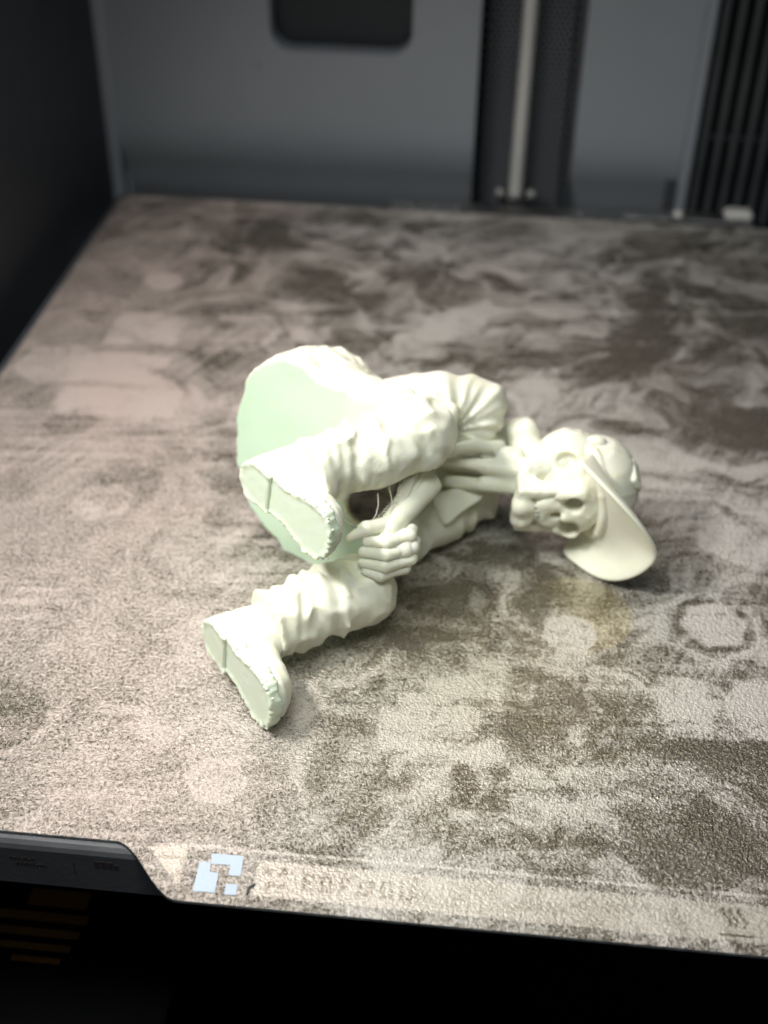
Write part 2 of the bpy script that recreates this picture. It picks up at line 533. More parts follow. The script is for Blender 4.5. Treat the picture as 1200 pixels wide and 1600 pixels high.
Zc = np.zeros_like(X)
w1, w2 = fbm(X / 30, Y / 30, Zc + 3.1, 3) - 0.5, fbm(X / 30, Y / 30, Zc + 8.7, 3) - 0.5
wx, wy = X + 34 * w1, Y + 34 * w2
v1, v2 = fbm(wx / 12, wy / 12, Zc + 13.1, 3) - 0.5, fbm(wx / 12, wy / 12, Zc + 18.7, 3) - 0.5
ux, uy = wx + 13 * v1, wy + 13 * v2
big = fbm(wx / 46, wy / 40, Zc + 0.4, 3)
wisp = fbm(ux / 9, uy / 8, Zc + 5.5, 5, 0.62)                       # swirling smears
vein = 1 - np.abs(2 * fbm(ux / 17, uy / 12, Zc + 9.5, 4) - 1) * 2     # thin bright edges of dried film
chalk = 1 - np.abs(2 * fbm((ux + 0.4 * uy) / 9, (uy - 0.4 * ux) / 3.6, Zc + 51.0, 4, 0.65) - 1) * 2
mott = fbm(X / 2.6, Y / 2.6, Zc + 6.6, 3)
mid = wisp
swirl = fbm((X + Y * 0.35) / 3.0, (Y - X * 0.35) / 16, Zc + 11.0, 3)
scr = fbm((X + 0.1 * Y) / 22, (Y - 0.1 * X) / 1.1, Zc + 14.0, 3)
scr2 = fbm((X - 0.5 * Y) / 1.3, (Y + 0.5 * X) / 20, Zc + 15.0, 3)
right = sstep(40, 150, X + 0.30 * Y)                                  # stronger smears right and rear, with light falloff put into the colour
res = 0.51 - 0.19 * right + (big - 0.5) * (0.35 + 0.4 * right) + (wisp - 0.5) * (0.38 + 0.85 * right) + (chalk - 0.55) * 0.30 * right + (mott - 0.5) * 0.22
res += (np.clip(vein, 0, 1) ** 2 - 0.3) * 0.42 * right
res += (scr - 0.5) * 0.5 * sstep(0.45, 0.6, fbm(X / 28, Y / 28, Zc + 33.0, 2))
res += (scr2 - 0.5) * 0.4 * sstep(0.48, 0.6, fbm(X / 25, Y / 25, Zc + 43.0, 2))
res += 0.10 * (1 - sstep(30, 95, X)) * (1 - sstep(150, 240, Y))
res += 0.12 * np.exp(-(((X - 112) / 36) ** 2 + ((Y - 26) / 16) ** 2))
res -= 0.26 * np.exp(-(((X - 146) / 15) ** 2 + ((Y - 36) / 9) ** 2))
res -= 0.30 * np.exp(-(((X - 162) / 26) ** 2 + ((Y - 8) / 10) ** 2))
res -= 0.34 * np.exp(-(((X - 121) / 24) ** 2 + ((Y - 61) / 17) ** 2))
res -= 0.26 * np.exp(-(((X - 158) / 14) ** 2 + ((Y - 88) / 9) ** 2))
res -= 0.18 * np.exp(-(((X - 185) / 30) ** 2 + ((Y - 190) / 26) ** 2))
res += 0.16 * sstep(250, 254, Y)
# ghosts of earlier prints: faint footprints, outlines and the toolpath lines inside them
def ghost(inside, edge, gain, ang, pitch, phase):
    """inside: soft mask, edge: soft outline"""
    global res
    ln_ = 0.5 + 0.5 * np.sin((X * math.cos(ang) + Y * math.sin(ang)) * 2 * math.pi / pitch + phase)
    res = res + inside * gain * (0.35 + 0.35 * ln_ + 0.9 * (wisp - 0.35)) + edge * abs(gain) * 0.8
rgh = random.Random(21)
for k in range(34):
    cx, cy = rgh.uniform(8, 200), rgh.uniform(8, 240)
    if 60 < cx < 125 and 15 < cy < 100 and k % 2:
        continue
    gain = rgh.choice((0.34, 0.28, 0.22, -0.28, -0.2))
    rad = rgh.uniform(4, 12)
    ty = rgh.random()
    if ty < 0.5:
        d = np.hypot(X - cx, (Y - cy) * rgh.uniform(0.8, 1.2))
    elif ty < 0.75:
        d = hexd(cx, cy, 1.0, rgh.uniform(0, 60))
    else:
        q = rgh.uniform(-0.2, 0.2)
        a_, b_ = (X - cx) + q * (Y - cy), (Y - cy) - q * (X - cx)
        d = np.maximum(np.abs(a_), np.abs(b_) * rgh.uniform(0.6, 1.4))
    d = d + 1.6 * v1
    if np.hypot(cx - 143, cy - 60) < 16 or np.hypot(cx - 170, cy - 63) < 16:
        continue
    ghost(1 - sstep(rad - 0.5, rad + 0.5, d), np.exp(-((d - rad) / 0.35) ** 2) * sstep(0.4, 0.6, wisp), gain, rgh.uniform(0, 3.1), rgh.choice((0.9, 1.1, 1.4)), k)
res += 0.34 * disc(131.5, 66, 9.0) * (0.35 + 0.65 * sstep(0.35, 0.6, wisp))
d = np.hypot(X - 142.4, Y - 57.6) + 0.7 * v1
ghost(1 - sstep(4.7, 5.2, d), np.exp(-((d - 4.9) / 0.35) ** 2), 0.62, 1.5, 0.9, 0)
hd = hexd(170.6, 63.5, 1.0, 12) + 1.2 * v2
ghost(1 - sstep(5.6, 6.2, hd), np.exp(-((hd - 6.2) / 0.4) ** 2), 0.55, 0.4, 1.0, 1)
res -= 0.26 * np.exp(-((hd - 7.9) / 0.8) ** 2)
hw = hexd(170.0, 62.5, 1.0, 30) + 3.5 * v1
res += 0.42 * np.exp(-((hw - 10.4) / 0.5) ** 2) + 0.26 * np.exp(-((hw - 11.6) / 0.4) ** 2)
d = np.hypot(X - 177.5, Y - 41)
ghost(1 - sstep(7.1, 7.9, d), 0 * X, 0.6, 0.15, 1.1, 2)
ghost(rect(158.5, 167, 33, 48), 0 * X, 0.45, 0.0, 1.0, 2)
ghost(rect(121.5, 131.5, 12.5, 22.5, 0.5), 0 * X, -0.42, 1.57, 1.0, 2)
ghost(rect(108, 130, 24, 43, 0.7), 0 * X, 0.36, 0.0, 0.95, 2)
for (x0, x1, y0, y1) in ((20.5, 39.5, 158, 176), (18.5, 39.8, 139, 153.5), (17, 43, 122, 135.5)):
    sh = (Y - y0) * 0.06
    res += 0.32 * (sstep(x0 - 1 + sh, x0 + 1 + sh, X) * (1 - sstep(x1 - 1 + sh, x1 + 1 + sh, X)) * sstep(y0 - 1, y0 + 1, Y) * (1 - sstep(y1 - 1, y1 + 1, Y))) * (0.5 + 0.5 * sstep(0.3, 0.55, wisp))
for (cx, cy, r, s_) in ((87, 203, 7.5, 0.8), (142.7, 193, 5.2, 1.4), (98, 224, 3, 1.3), (72.7, 168.8, 3.0, 1.0), (160, 192, 4, 1.4), (137, 152, 4, 1.3), (28, 196, 4.5, 1.0)):
    dd = np.hypot((X - cx) / s_, Y - cy) + 5 * v1
    res += 0.34 * (1 - sstep(r - 1.2, r + 1.2, dd))
res -= 0.2 * disc(57, 231, 11, 2.0, 0.9)
# printed front strip: border line, lettered band, warning triangle, hot-surface mark
line_w = np.exp(-((Y - 0.45 - 0.2 * sstep(95, 115, X)) / 0.28) ** 2) * sstep(76, 79, X)
band = rect(92.2, 182, -7.8, -1.2, 0.25) * sstep(0, 1, X)
wear = np.clip(0.75 * band + 0.5 * line_w, 0, 1)
res = np.clip(res, 0.02, 0.98)
res = np.where(band > 0, res * (1 - 0.65 * band) + 0.65 * band * (0.74 + 0.25 * (mott - 0.5)), res)
res += 0.3 * line_w
tanc = 0.16 * band
tri_in = np.minimum(np.minimum(-1.0 - 0.11 * (74.8 - X) - Y + 0.6, 80.5 - X), (Y + 7.4) - (80.5 - X) * 1.12)
tri = sstep(-0.15, 0.25, tri_in)
tanc = np.maximum(tanc, 0.25 * tri)
res += 0.12 * tri
wear = np.maximum(wear, 0.7 * tri)
letters = np.zeros_like(X)
for (x0, x1, y0, y1) in ((93.2, 94.6, -3.9, -2.2), (95.6, 97.0, -3.9, -2.2), (94.0, 95.4, -6.8, -4.9), (96.0, 97.2, -6.8, -4.9),
                         (99.6, 100.2, -6.0, -3.2), (99.6, 101.4, -3.6, -3.0), (99.6, 101.0, -4.9, -4.4),
                         (102.3, 102.9, -6.0, -3.2), (102.3, 104.2, -3.6, -3.0), (103.7, 104.3, -6.0, -3.2), (102.3, 104.2, -6.1, -5.6),
                         (105.4, 106.0, -6.0, -3.2), (105.4, 107.2, -3.6, -3.0), (105.4, 106.8, -4.9, -4.4),
                         (108.4, 109.0, -6.0, -3.2), (108.4, 110.4, -6.1, -5.6), (109.9, 110.5, -6.0, -3.2),
                         (111.7, 112.3, -6.0, -3.2), (111.7, 113.4, -3.6, -3.0), (113.0, 113.6, -6.0, -3.2), (111.7, 113.4, -6.1, -5.6),
                         (114.8, 115.4, -6.0, -3.2), (116.6, 117.2, -6.0, -3.2), (114.8, 117.0, -6.1, -5.6)):
    letters = np.maximum(letters, rect(x0, x1, y0, y1, 0.22))
res -= 0.33 * letters * (0.35 + 0.65 * sstep(0.35, 0.5, mott))
for xc in (164.7, 165.8, 167.1):
    wob = xc + 0.35 * np.sin((Y + 1.9) * 1.9) - (Y + 3.5) * 0.12
    res -= 0.55 * np.exp(-((X - wob) / 0.22) ** 2) * sstep(-5.7, -5.3, Y) * (1 - sstep(-2.2, -1.8, Y))
res -= 0.6 * rect(163.5, 168.4, -6.95, -6.6, 0.12)
# amber film: a round ghost of an old print
tanc = np.maximum(tanc, 0.7 * sstep(0.25, 0.5, wisp + 0.15) * disc(143.5, 63.5, 11.3, 0.7) * (1 - 0.6 * disc(142.4, 57.6, 5.0, 0.3)) * sstep(133, 147, X + 0.4 * (Y - 63)))
tanc = np.maximum(tanc, 0.42 * np.exp(-(((X - 124) / 32) ** 2 + ((Y - 46) / 34) ** 2)) * sstep(0.2, 0.6, wisp + 0.1))  # broad olive sheen beside the figure, painted into the colour
res = np.clip(res, 0.02, 0.98)

nv = nx * ny
idx = np.arange(nv).reshape(ny, nx)
quads = np.stack([idx[:-1, :-1], idx[:-1, 1:], idx[1:, 1:], idx[1:, :-1]], -1).reshape(-1, 4)
plate = link_mesh('build_plate', np.stack([X, Y, Zc], -1).reshape(-1, 3), quads, M['plate'], None, (128, 128, 0))
# (the sheet's own origin is its centre)
ca = plate.data.color_attributes.new('stain_and_sheen', 'FLOAT_COLOR', 'POINT')
rose_sheen = np.clip((1 - sstep(58, 118, X + 26 * w1 + 14 * v1 + 0.10 * Y)) * (0.55 + 0.9 * (big - 0.25)), 0, 1)  # mask of the pink sheen painted into the plate colour
rgba = np.stack([res, tanc, wear, rose_sheen], -1).astype(np.float32)
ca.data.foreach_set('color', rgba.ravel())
tag(plate, 'worn textured steel build plate smeared with pale residue under the figurine', 'build plate')
po = (128, 128, 0)
# steel rim of the sheet
ring = [(gx[i], plate_front(gx[i])) for i in range(0, nx, 3)] + [(257.0, 20.0), (257.0, 256.6)]
ring += [(gx[i], float(Y[-1, i])) for i in range(nx - 1, -1, -5)] + [(0.0, float(Y[-1, 0])), (0.0, 120.0)]
rv, rf = [], []
for x, y in ring:
    cx, cy = x - 128, y - 128
    l_ = math.hypot(cx, cy)
    rv += [(x, y, -0.02), (x - 0.14 * (cx / l_) * 0, y - (0.13 if y < 1 else -0.13 if y > 250 else 0), -0.12), (x, y - (0.13 if y < 1 else -0.13 if y > 250 else 0), -0.46)]
n = len(ring)
for i in range(n):
    j = (i + 1) % n
    for k in (0, 1):
        rf.append((3 * i + k, 3 * i + k + 1, 3 * j + k + 1, 3 * j + k))
link_mesh('steel_rim', rv, rf, M['edge'], plate, po)
for out in ([(84.45, -0.8), (84.75, -2.75), (87.85, -2.7), (87.95, -4.58), (89.85, -4.54), (89.64, -0.7)],
            [(82.9, -2.5), (83.0, -8.02), (86.45, -7.97), (86.36, -4.35), (84.92, -4.2), (84.74, -2.74), (84.5, -2.5)],
            [(87.83, -6.15), (87.93, -8.1), (89.86, -8.05), (89.68, -6.05)]):
    MB().prism(out, 0.01, 0.1, 0.03).build('logo_patch', M['logo'], plate, po)
MB().prism([(91.27, -7.75), (91.55, -7.81), (91.64, -6.61), (92.47, -5.89), (92.34, -5.59), (91.3, -6.5)], 0.02, 0.35, 0.05).build('chip_mark', M['vent'], plate, po)

# ------------------------------------------------------------------ signed-distance sculpting
def surface_nets(F, lo, h):
    """F: field on a grid, negative inside; returns vertices and quads"""
    s = F < 0
    nx, ny, nz = F.shape
    cnt = np.zeros((nx - 1, ny - 1, nz - 1), np.int8)
    for i in (0, 1):
        for j in (0, 1):
            for k in (0, 1):
                cnt += s[i:nx - 1 + i, j:ny - 1 + j, k:nz - 1 + k]
    act = (cnt > 0) & (cnt < 8)
    ci, cj, ck = np.nonzero(act)
    vid = -np.ones(act.shape, np.int64)
    vid[ci, cj, ck] = np.arange(len(ci))
    acc = np.zeros((len(ci), 3))
    num = np.zeros(len(ci))
    corners = [(i, j, k) for i in (0, 1) for j in (0, 1) for k in (0, 1)]
    val = {c: F[ci + c[0], cj + c[1], ck + c[2]] for c in corners}
    for c in corners:
        for ax in range(3):
            if c[ax]:
                continue
            d = list(c); d[ax] = 1; d = tuple(d)
            a, b = val[c], val[d]
            m = (a < 0) != (b < 0)
            t = np.where(m, a / np.where(m, a - b, 1), 0)
            q = np.zeros((len(ci), 3)); q[:] = c
            q[:, ax] = t
            acc[m] += q[m]
            num[m] += 1
    V = (np.stack([ci, cj, ck], -1) + acc / num[:, None]) * h + lo
    Q = []
    for ax in range(3):
        o1, o2 = (ax + 1) % 3, (ax + 2) % 3
        A = [slice(None)] * 3; B = [slice(None)] * 3
        A[ax], B[ax] = slice(0, -1), slice(1, None)
        a, b = s[tuple(A)], s[tuple(B)]
        ii = np.argwhere(a != b)
        ok = (ii[:, o1] > 0) & (ii[:, o2] > 0) & (ii[:, o1] < F.shape[o1] - 1) & (ii[:, o2] < F.shape[o2] - 1)
        ii = ii[ok]
        flip = a[ii[:, 0], ii[:, 1], ii[:, 2]]
        def g(d1, d2):
            q = ii.copy(); q[:, o1] -= d1; q[:, o2] -= d2
            return vid[q[:, 0], q[:, 1], q[:, 2]]
        quad = np.stack([g(1, 1), g(0, 1), g(0, 0), g(1, 0)], -1)
        quad = np.where(flip[:, None], quad, quad[:, ::-1])
        Q.append(quad)
    return V, np.concatenate(Q)

class P3:
    """grid points with the vector helpers the shapes below use"""
    def __init__(self, lo, hi, h):
        lo = np.asarray(lo, float); hi = np.asarray(hi, float)
        n = np.ceil((hi - lo) / h).astype(int) + 1
        ax = [lo[i] + h * np.arange(n[i]) for i in range(3)]
        self.x, self.y, self.z = [q.astype(np.float32) for q in np.meshgrid(*ax, indexing='ij')]
        self.lo, self.h = lo, h

def unit(v):
    v = np.asarray(v, float)
    return v / np.linalg.norm(v)

def capsule(p, a, b, ra, rb, sz=1.0):
    a, b = np.asarray(a, float), np.asarray(b, float)
    d = b - a
    t = np.clip(((p.x - a[0]) * d[0] + (p.y - a[1]) * d[1] + (p.z - a[2]) * d[2]) / np.dot(d, d), 0, 1)
    return np.sqrt((p.x - a[0] - t * d[0]) ** 2 + (p.y - a[1] - t * d[1]) ** 2 + ((p.z - a[2] - t * d[2]) / sz) ** 2) - (ra + (rb - ra) * t)

def chain(p, pts, rad, k=0.0):
    f = None
    for i in range(len(pts) - 1):
        q = capsule(p, pts[i], pts[i + 1], rad[i], rad[i + 1])
        f = q if f is None else smin(f, q, k)
    return f

def local(p, o, ex, ey, ez):
    dx, dy, dz = p.x - o[0], p.y - o[1], p.z - o[2]
    return tuple(dx * e[0] + dy * e[1] + dz * e[2] for e in (ex, ey, ez))

def ellipsoid(p, o, ex, ey, ez, r):
    a, b, c = local(p, o, ex, ey, ez)
    k0 = np.sqrt((a / r[0]) ** 2 + (b / r[1]) ** 2 + (c / r[2]) ** 2)
    k1 = np.sqrt((a / r[0] ** 2) ** 2 + (b / r[1] ** 2) ** 2 + (c / r[2] ** 2) ** 2)
    return k0 * (k0 - 1) / np.maximum(k1, 1e-6)

def rbox(p, o, ex, ey, ez, half, r):
    a, b, c = local(p, o, ex, ey, ez)
    qx, qy, qz = np.abs(a) - half[0] + r, np.abs(b) - half[1] + r, np.abs(c) - half[2] + r
    return np.sqrt(np.maximum(qx, 0) ** 2 + np.maximum(qy, 0) ** 2 + np.maximum(qz, 0) ** 2) + np.minimum(np.maximum(qx, np.maximum(qy, qz)), 0) - r

def smin(a, b, k):
    if k <= 0:
        return np.minimum(a, b)
    h = np.clip(0.5 + 0.5 * (b - a) / k, 0, 1)
    return b + (a - b) * h - k * h * (1 - h)

def smax(a, b, k):
    return -smin(-a, -b, k)

def plane(p, o, n):
    return (p.x - o[0]) * n[0] + (p.y - o[1]) * n[1] + (p.z - o[2]) * n[2]

def axis_t(p, a, b):
    d = unit(np.asarray(b, float) - np.asarray(a, float))
    return (p.x - a[0]) * d[0] + (p.y - a[1]) * d[1] + (p.z - a[2]) * d[2]

def ridged(x, y, z, octs=2):
    n = fbm(x, y, z, octs)
    return 1 - np.abs(2 * n - 1) * 2

FIG = (112.0, 68.0, 0.0)
def sculpt(name, fn, lo, hi, h, parent, mat='filament', smooth_iter=2):
    p = P3(lo, hi, h)
    V, Q = surface_nets(fn(p), p.lo, h)
    lab = np.arange(len(V))                      # drop stray crumbs
    E = np.concatenate([Q[:, [0, 1]], Q[:, [1, 2]], Q[:, [2, 3]], Q[:, [3, 0]]])
    while True:
        old = lab.copy()
        m_ = np.minimum(lab[E[:, 0]], lab[E[:, 1]])
        np.minimum.at(lab, E[:, 0], m_)
        np.minimum.at(lab, E[:, 1], m_)
        lab = lab[lab]
        lab = lab[lab]
        if np.array_equal(old, lab):
            break
    cnt = np.bincount(lab, minlength=len(V))
    keep = cnt[lab] > 0.03 * len(V)
    ren = np.cumsum(keep) - 1
    Q = ren[Q[keep[Q[:, 0]]]]
    V = V[keep]
    E = np.concatenate([Q[:, [0, 1]], Q[:, [1, 2]], Q[:, [2, 3]], Q[:, [3, 0]]])
    deg = np.bincount(E.ravel(), minlength=len(V))[:, None]
    for lam in (0.5, -0.35) * smooth_iter:       # even out the grid steps without shrinking
        acc = np.stack([np.bincount(E[:, 0], V[E[:, 1], i], len(V)) + np.bincount(E[:, 1], V[E[:, 0], i], len(V)) for i in range(3)], -1)
        V = V + lam * (acc / deg - V)
    V[:, 2] = np.maximum(V[:, 2], 0.03)
    return link_mesh(name, V, Q, M[mat], parent, FIG)

fig = empty('figurine', FIG)
tag(fig, 'pale cream plastic skeleton figurine in a jacket and cap lying on its side', 'figurine')

ZU = np.array([0, 0, 1.0])
# ---- trousers: hips cut flat, two bent legs
SEAT_O, SEAT_N = np.array([84.6, 80.6, 19.3]), unit((-0.50, -0.84, 0.20))
HIP_U, KNEE_U, ANK_U = (88, 88, 27.6), (110.8, 73.6, 33.2), (91.6, 60.0, 32.0)
HIP_L, KNEE_L, ANK_L = (92.5, 77, 9.5), (101.6, 56.2, 8.2), (85.6, 44.0, 8.6)

SEAT_C = np.array([84.6, 80.6, 19.3])
_d0 = unit(np.cross(SEAT_N, ZU))
_d0 = _d0 if _d0[0] > 0 else -_d0
_v0 = np.cross(SEAT_N, _d0)
_v0 = _v0 if _v0[2] > 0 else -_v0
SEAT_V = _v0 * math.cos(R(16)) - _d0 * math.sin(R(16))
SEAT_D = _d0 * math.cos(R(16)) + _v0 * math.sin(R(16))

def trousers(p):
    # elongated ellipsoid standing on the seat plane
    a, b, c = local(p, SEAT_C - SEAT_N * 8.0, SEAT_N, SEAT_D, SEAT_V)
    a = a - np.clip(a, -8.0, 8.0)
    k0 = np.sqrt((a / 6.5) ** 2 + (b / 14.0) ** 2 + (c / 19.6) ** 2)
    k1 = np.sqrt((a / 42.0) ** 2 + (b / 196.0) ** 2 + (c / 384.0) ** 2)
    hips = k0 * (k0 - 1) / np.maximum(k1, 1e-6)
    th_u = capsule(p, HIP_U, KNEE_U, 10.6, 6.2)
    th_l = capsule(p, HIP_L, KNEE_L, 10.5, 7.4)
    sh_u = capsule(p, KNEE_U, ANK_U, 6.5, 5.6)
    sh_l = capsule(p, KNEE_L, ANK_L, 6.9, 5.5)
    # folds running round the legs
    def folds(a, b, seed, freq):
        t = axis_t(p, a, b)
        w = fbm(p.x / 8, p.y / 8, p.z / 8 + seed, 2)
        q = np.clip(ridged(t * freq + 2.6 * w + seed, p.x / 22 + seed, p.z / 14 + 0.06 * p.y, 1), -0.6, 1)
        return np.sign(q) * np.abs(q) ** 1.5
    sh_u = sh_u - 1.0 * folds(KNEE_U, ANK_U, 3.3, 0.20) * (0.35 + 0.65 * sstep(2, 9, axis_t(p, KNEE_U, ANK_U))) + 0.25
    sh_l = sh_l - 1.05 * folds(KNEE_L, ANK_L, 9.1, 0.20) * (0.4 + 0.6 * sstep(1, 7, axis_t(p, KNEE_L, ANK_L))) + 0.25
    def bunch(a, b, spots):
        t = axis_t(p, a, b) + 2.6 * (fbm(p.x / 6, p.y / 6, p.z / 6 + 2, 2) - 0.5) + 0.22 * (p.z - a[2])
        return sum(g * np.exp(-((t - t0) / w) ** 2) * np.clip(2.2 * vnoise(p.x / 5 + t0, p.y / 5, p.z / 5) - 0.35, 0, 1.3) for t0, w, g in spots)
    sh_u = sh_u - bunch(KNEE_U, ANK_U, ((20.5, 0.9, 0.8), (17.6, 0.8, 0.7), (14.4, 1.0, 0.6), (10.2, 1.1, 0.35)))
    sh_l = sh_l - bunch(KNEE_L, ANK_L, ((16.8, 0.9, 0.9), (14.0, 0.8, 0.8), (10.8, 1.0, 0.7), (6.8, 1.2, 0.45)))
    fine = 0.62 * np.clip(ridged((p.x - p.y * 0.3) / 7 + 1.5 * fbm(p.x / 6, p.y / 6, p.z / 6 + 7, 2), (p.y + 0.5 * p.x) / 4.0, p.z / 5, 2), -0.3, 1) ** 1 - 0.15
    sh_u, sh_l = sh_u - fine, sh_l - fine
    tx = fine + 1.1 * np.clip(ridged((p.x + p.y * 0.6) / 16 + 0.8 * fbm(p.x / 9, p.y / 9, p.z / 9, 2), (p.y - 0.6 * p.x) / 6 + 2, p.z / 9, 2), -0.5, 1)
    body = smin(hips - tx, th_u - tx, 5)
    body = smin(body, th_l - 0.4 * tx, 4)
    body = smax(body, plane(p, SEAT_O, SEAT_N), 0.35)
    # gap between the thighs, open toward the knees
    gap = smin(capsule(p, (99.5, 68, 21), (118, 78, 17), 3.5, 8.5), capsule(p, (103.0, 58, 27.0), (99.0, 96, 0), 4.2, 4.2), 1.5)
    body = smax(body, -gap, 1.5)
    legs = np.minimum(sh_u, sh_l)
    f = smin(body, legs, 0.6)
    # turned hems: a rolled rim at each ankle, cut square
    for a, b, r in ((KNEE_U, ANK_U, 6.2), (KNEE_L, ANK_L, 6.1)):
        d = unit(np.asarray(b) - np.asarray(a))
        e = np.asarray(b) - d * 0.2
        c1, c2 = e - d * 1.3, e + d * 0.6
        hem = capsule(p, c1, c2, r, r + 0.9) - 0.7 * (vnoise(p.x / 2.6, p.y / 2.6, p.z / 2.6) - 0.3)
        hem = smax(hem, plane(p, e, d), 0.5)
        hem = smax(hem, -plane(p, e - d * 2.6, d), 0.8)
        f = smin(f, hem, 1.0)
        cut = smax(plane(p, e + d * 0.1, -d), capsule(p, e, e + d * 9, 11, 11), 0.1)
        f = np.where((plane(p, e, d) > 0) & (capsule(p, e, e + d * 12, 9.5, 9.5) < 0), np.maximum(f, plane(p, e, d)), f)
    # peg socket in the seat
    f = smax(f, -capsule(p, (87.5, 77, 24), (91.5, 84, 23), 1.8, 1.8), 0.3)
    return f
tr = sculpt('trousers', trousers, (66, 32, -0.5), (120, 114, 46), 0.46, fig)
tr.data.materials.append(M['mint'])          # the flat seat face that was printed against the plate
pc = np.zeros(len(tr.data.polygons) * 3)
tr.data.polygons.foreach_get('center', pc)
pn = np.zeros(len(tr.data.polygons) * 3)
tr.data.polygons.foreach_get('normal', pn)
on = np.abs((pc.reshape(-1, 3) / S + np.array(FIG) - SEAT_O) @ SEAT_N) < 0.3
on &= pn.reshape(-1, 3) @ SEAT_N > 0.9
tr.data.polygons.foreach_set('material_index', on.astype(np.int32))

# ---- shoes
def shoe(heel, toe, down, k):
    """heel, toe: ends of the sole's centre line; down: the way the sole faces"""
    heel, toe = np.asarray(heel, float), np.asarray(toe, float)
    t = unit(toe - heel)
    d = unit(np.asarray(down, float) - np.dot(down, t) * t)
    s = np.cross(d, t)
    ln = np.linalg.norm(toe - heel) / k
    lo = np.minimum(heel, toe) - 13
    hi = np.maximum(heel, toe) + 13
    lo[2] = max(lo[2], -0.5)
    ank = heel + t * 5.4 * k - d * 10.0 * k
    def half_width(a):
        return 3.4 + 1.0 * sstep(9, 16, a) - 0.5 * sstep(ln - 5, ln + 1, a) - 0.5 * np.exp(-((a - 10) / 3.5) ** 2)
    def outline(p, o, grow=0.0):
        a, b, c = [q / k for q in local(p, o, t, s, d)]
        w = half_width(a) + grow
        ac = np.clip(a, 3.6, ln - 4.2)
        return np.sqrt((a - ac) ** 2 + np.maximum(np.abs(b) - w + 3.4, 0) ** 2) - 3.4, a, b, c
    def upper(p):
        g, a, b, c = outline(p, heel, -0.1)
        top = 7.6 - 3.6 * sstep(5, 17, a) - 1.5 * sstep(17, ln, a)          # height of the upper above the sole
        body = np.maximum(g + 0.10 * np.maximum(-c, 0), -c - top)
        body = smax(g + 0.16 * np.maximum(-c - 1, 0), -c - top, 3.2)
        body = smax(body, c + 0.3, 0.3)
        shaft = capsule(p, heel + t * 5.0 * k - d * 4.5 * k, ank, 4.0 * k, 4.1 * k) / k
        f = smin(body, shaft, 2.2)
        f = f - 0.45 * np.clip(ridged(a / 4 + 0.3 * c, b / 8, c / 2.0 + 3, 2), -0.5, 1) * (1 - sstep(6, 14, a)) - 0.3 * np.clip(ridged(a / 2.2, b / 9 + 4, c / 7, 1), 0, 1) * sstep(9, 12, a) * (1 - sstep(14, 18, a)) - 0.25 * np.exp(-((c + 1.4) / 0.35) ** 2)
        return f * k
    o = sculpt('shoe', upper, lo, hi, 0.42, fig)
    def sole(p):
        g, a, b, c = outline(p, heel, 0.35)
        f = smax(g, np.abs(c - 0.55) - 0.85, 0.35)
        f = smax(f, 6.2 - a, 0.3) - 0.55 * vnoise(a / 0.5, b / 0.5, c / 1.6) * sstep(-0.9, 0.2, g) - 0.10 * vnoise(a / 0.9, b / 0.9, c / 0.9)
        return f
    def heel_block(p):
        g, a, b, c = outline(p, heel, 0.3)
        f = smax(g, np.abs(c - 0.75) - 1.2, 0.4)
        return smax(f, a - 6.6, 0.3) - 0.50 * vnoise(a / 0.5, b / 0.5 + 9, c / 1.6) * sstep(-0.9, 0.2, g) - 0.10 * vnoise(a / 0.9, b / 0.9 + 9, c / 0.9)
    sculpt('sole', sole, lo, hi, 0.38, o, 'sole')
    sculpt('heel', heel_block, lo, hi, 0.38, o, 'sole')
    # ragged tips left where the print supports snapped off
    rg = random.Random(int(heel[2] * 10))
    tb = MB()
    for side in (1, -1):
        for i in range(15):
            if rg.random() < (0.12 if side > 0 else 0.4):
                continue
            a = 8.6 + (ln - 9.6) * (i + rg.random() * 1.6) / 15
            w = float(half_width(np.array(a))) + 0.42
            if a > ln - 4:
                w *= math.sqrt(max(0.05, 1 - ((a - ln + 4) / 4.4) ** 2))
            q = heel + (t * a + s * side * w + d * rg.uniform(0.9, 1.4)) * k
            q2 = q + d * rg.uniform(0.15, 0.5) + s * side * rg.uniform(0.0, 0.35)
            q2[2] = max(q2[2], 0.15)
            tb.tube([q, (q + q2) / 2, q2], [rg.uniform(0.16, 0.42), rg.uniform(0.12, 0.3), 0.08], 7)
    tag(tb.build('support_nub', M['filament'], o, FIG, True), kind='stuff')
    return o
shoe((80.4, 62.2, 30.8), (99.0, 46.4, 27.0), (-0.60, -0.76, 0.05), 1.17)
shoe((76.0, 43.6, 8.2), (91.6, 24.6, 5.8), (-0.80, -0.60, 0.05), 1.17)

# ---- jacket
def sleeve_folds(p, c):
    e2 = (p.y - c[1]) * 0.6 + (p.z - c[2]) * 0.8
    a = np.degrees(np.arctan2(e2, p.x - c[0])) + 16 * (fbm(p.x / 7, p.y / 7, p.z / 7 + 4, 2) - 0.5)
    f = 0
    r = np.sqrt((p.x - c[0]) ** 2 + e2 ** 2)
    for a0, w, g, r0, r1 in ((-26, 8, 0.7, 0, 9), (-6, 5, 0.6, 3, 12), (11, 6, 0.9, 0, 14), (31, 5, 0.6, 4, 12), (44, 7, 0.9, 1, 14), (66, 6, 0.8, 0, 10), (80, 8, 0.9, 4, 15), (108, 9, 0.6, 2, 11), (131, 8, 0.9, 0, 15), (158, 12, 0.8, 3, 16)):
        f = f + g * np.exp(-((a - a0) / w) ** 2) * sstep(r0 - 2, r0 + 2, r) * (1 - sstep(r1 - 2, r1 + 3, r))
    return f

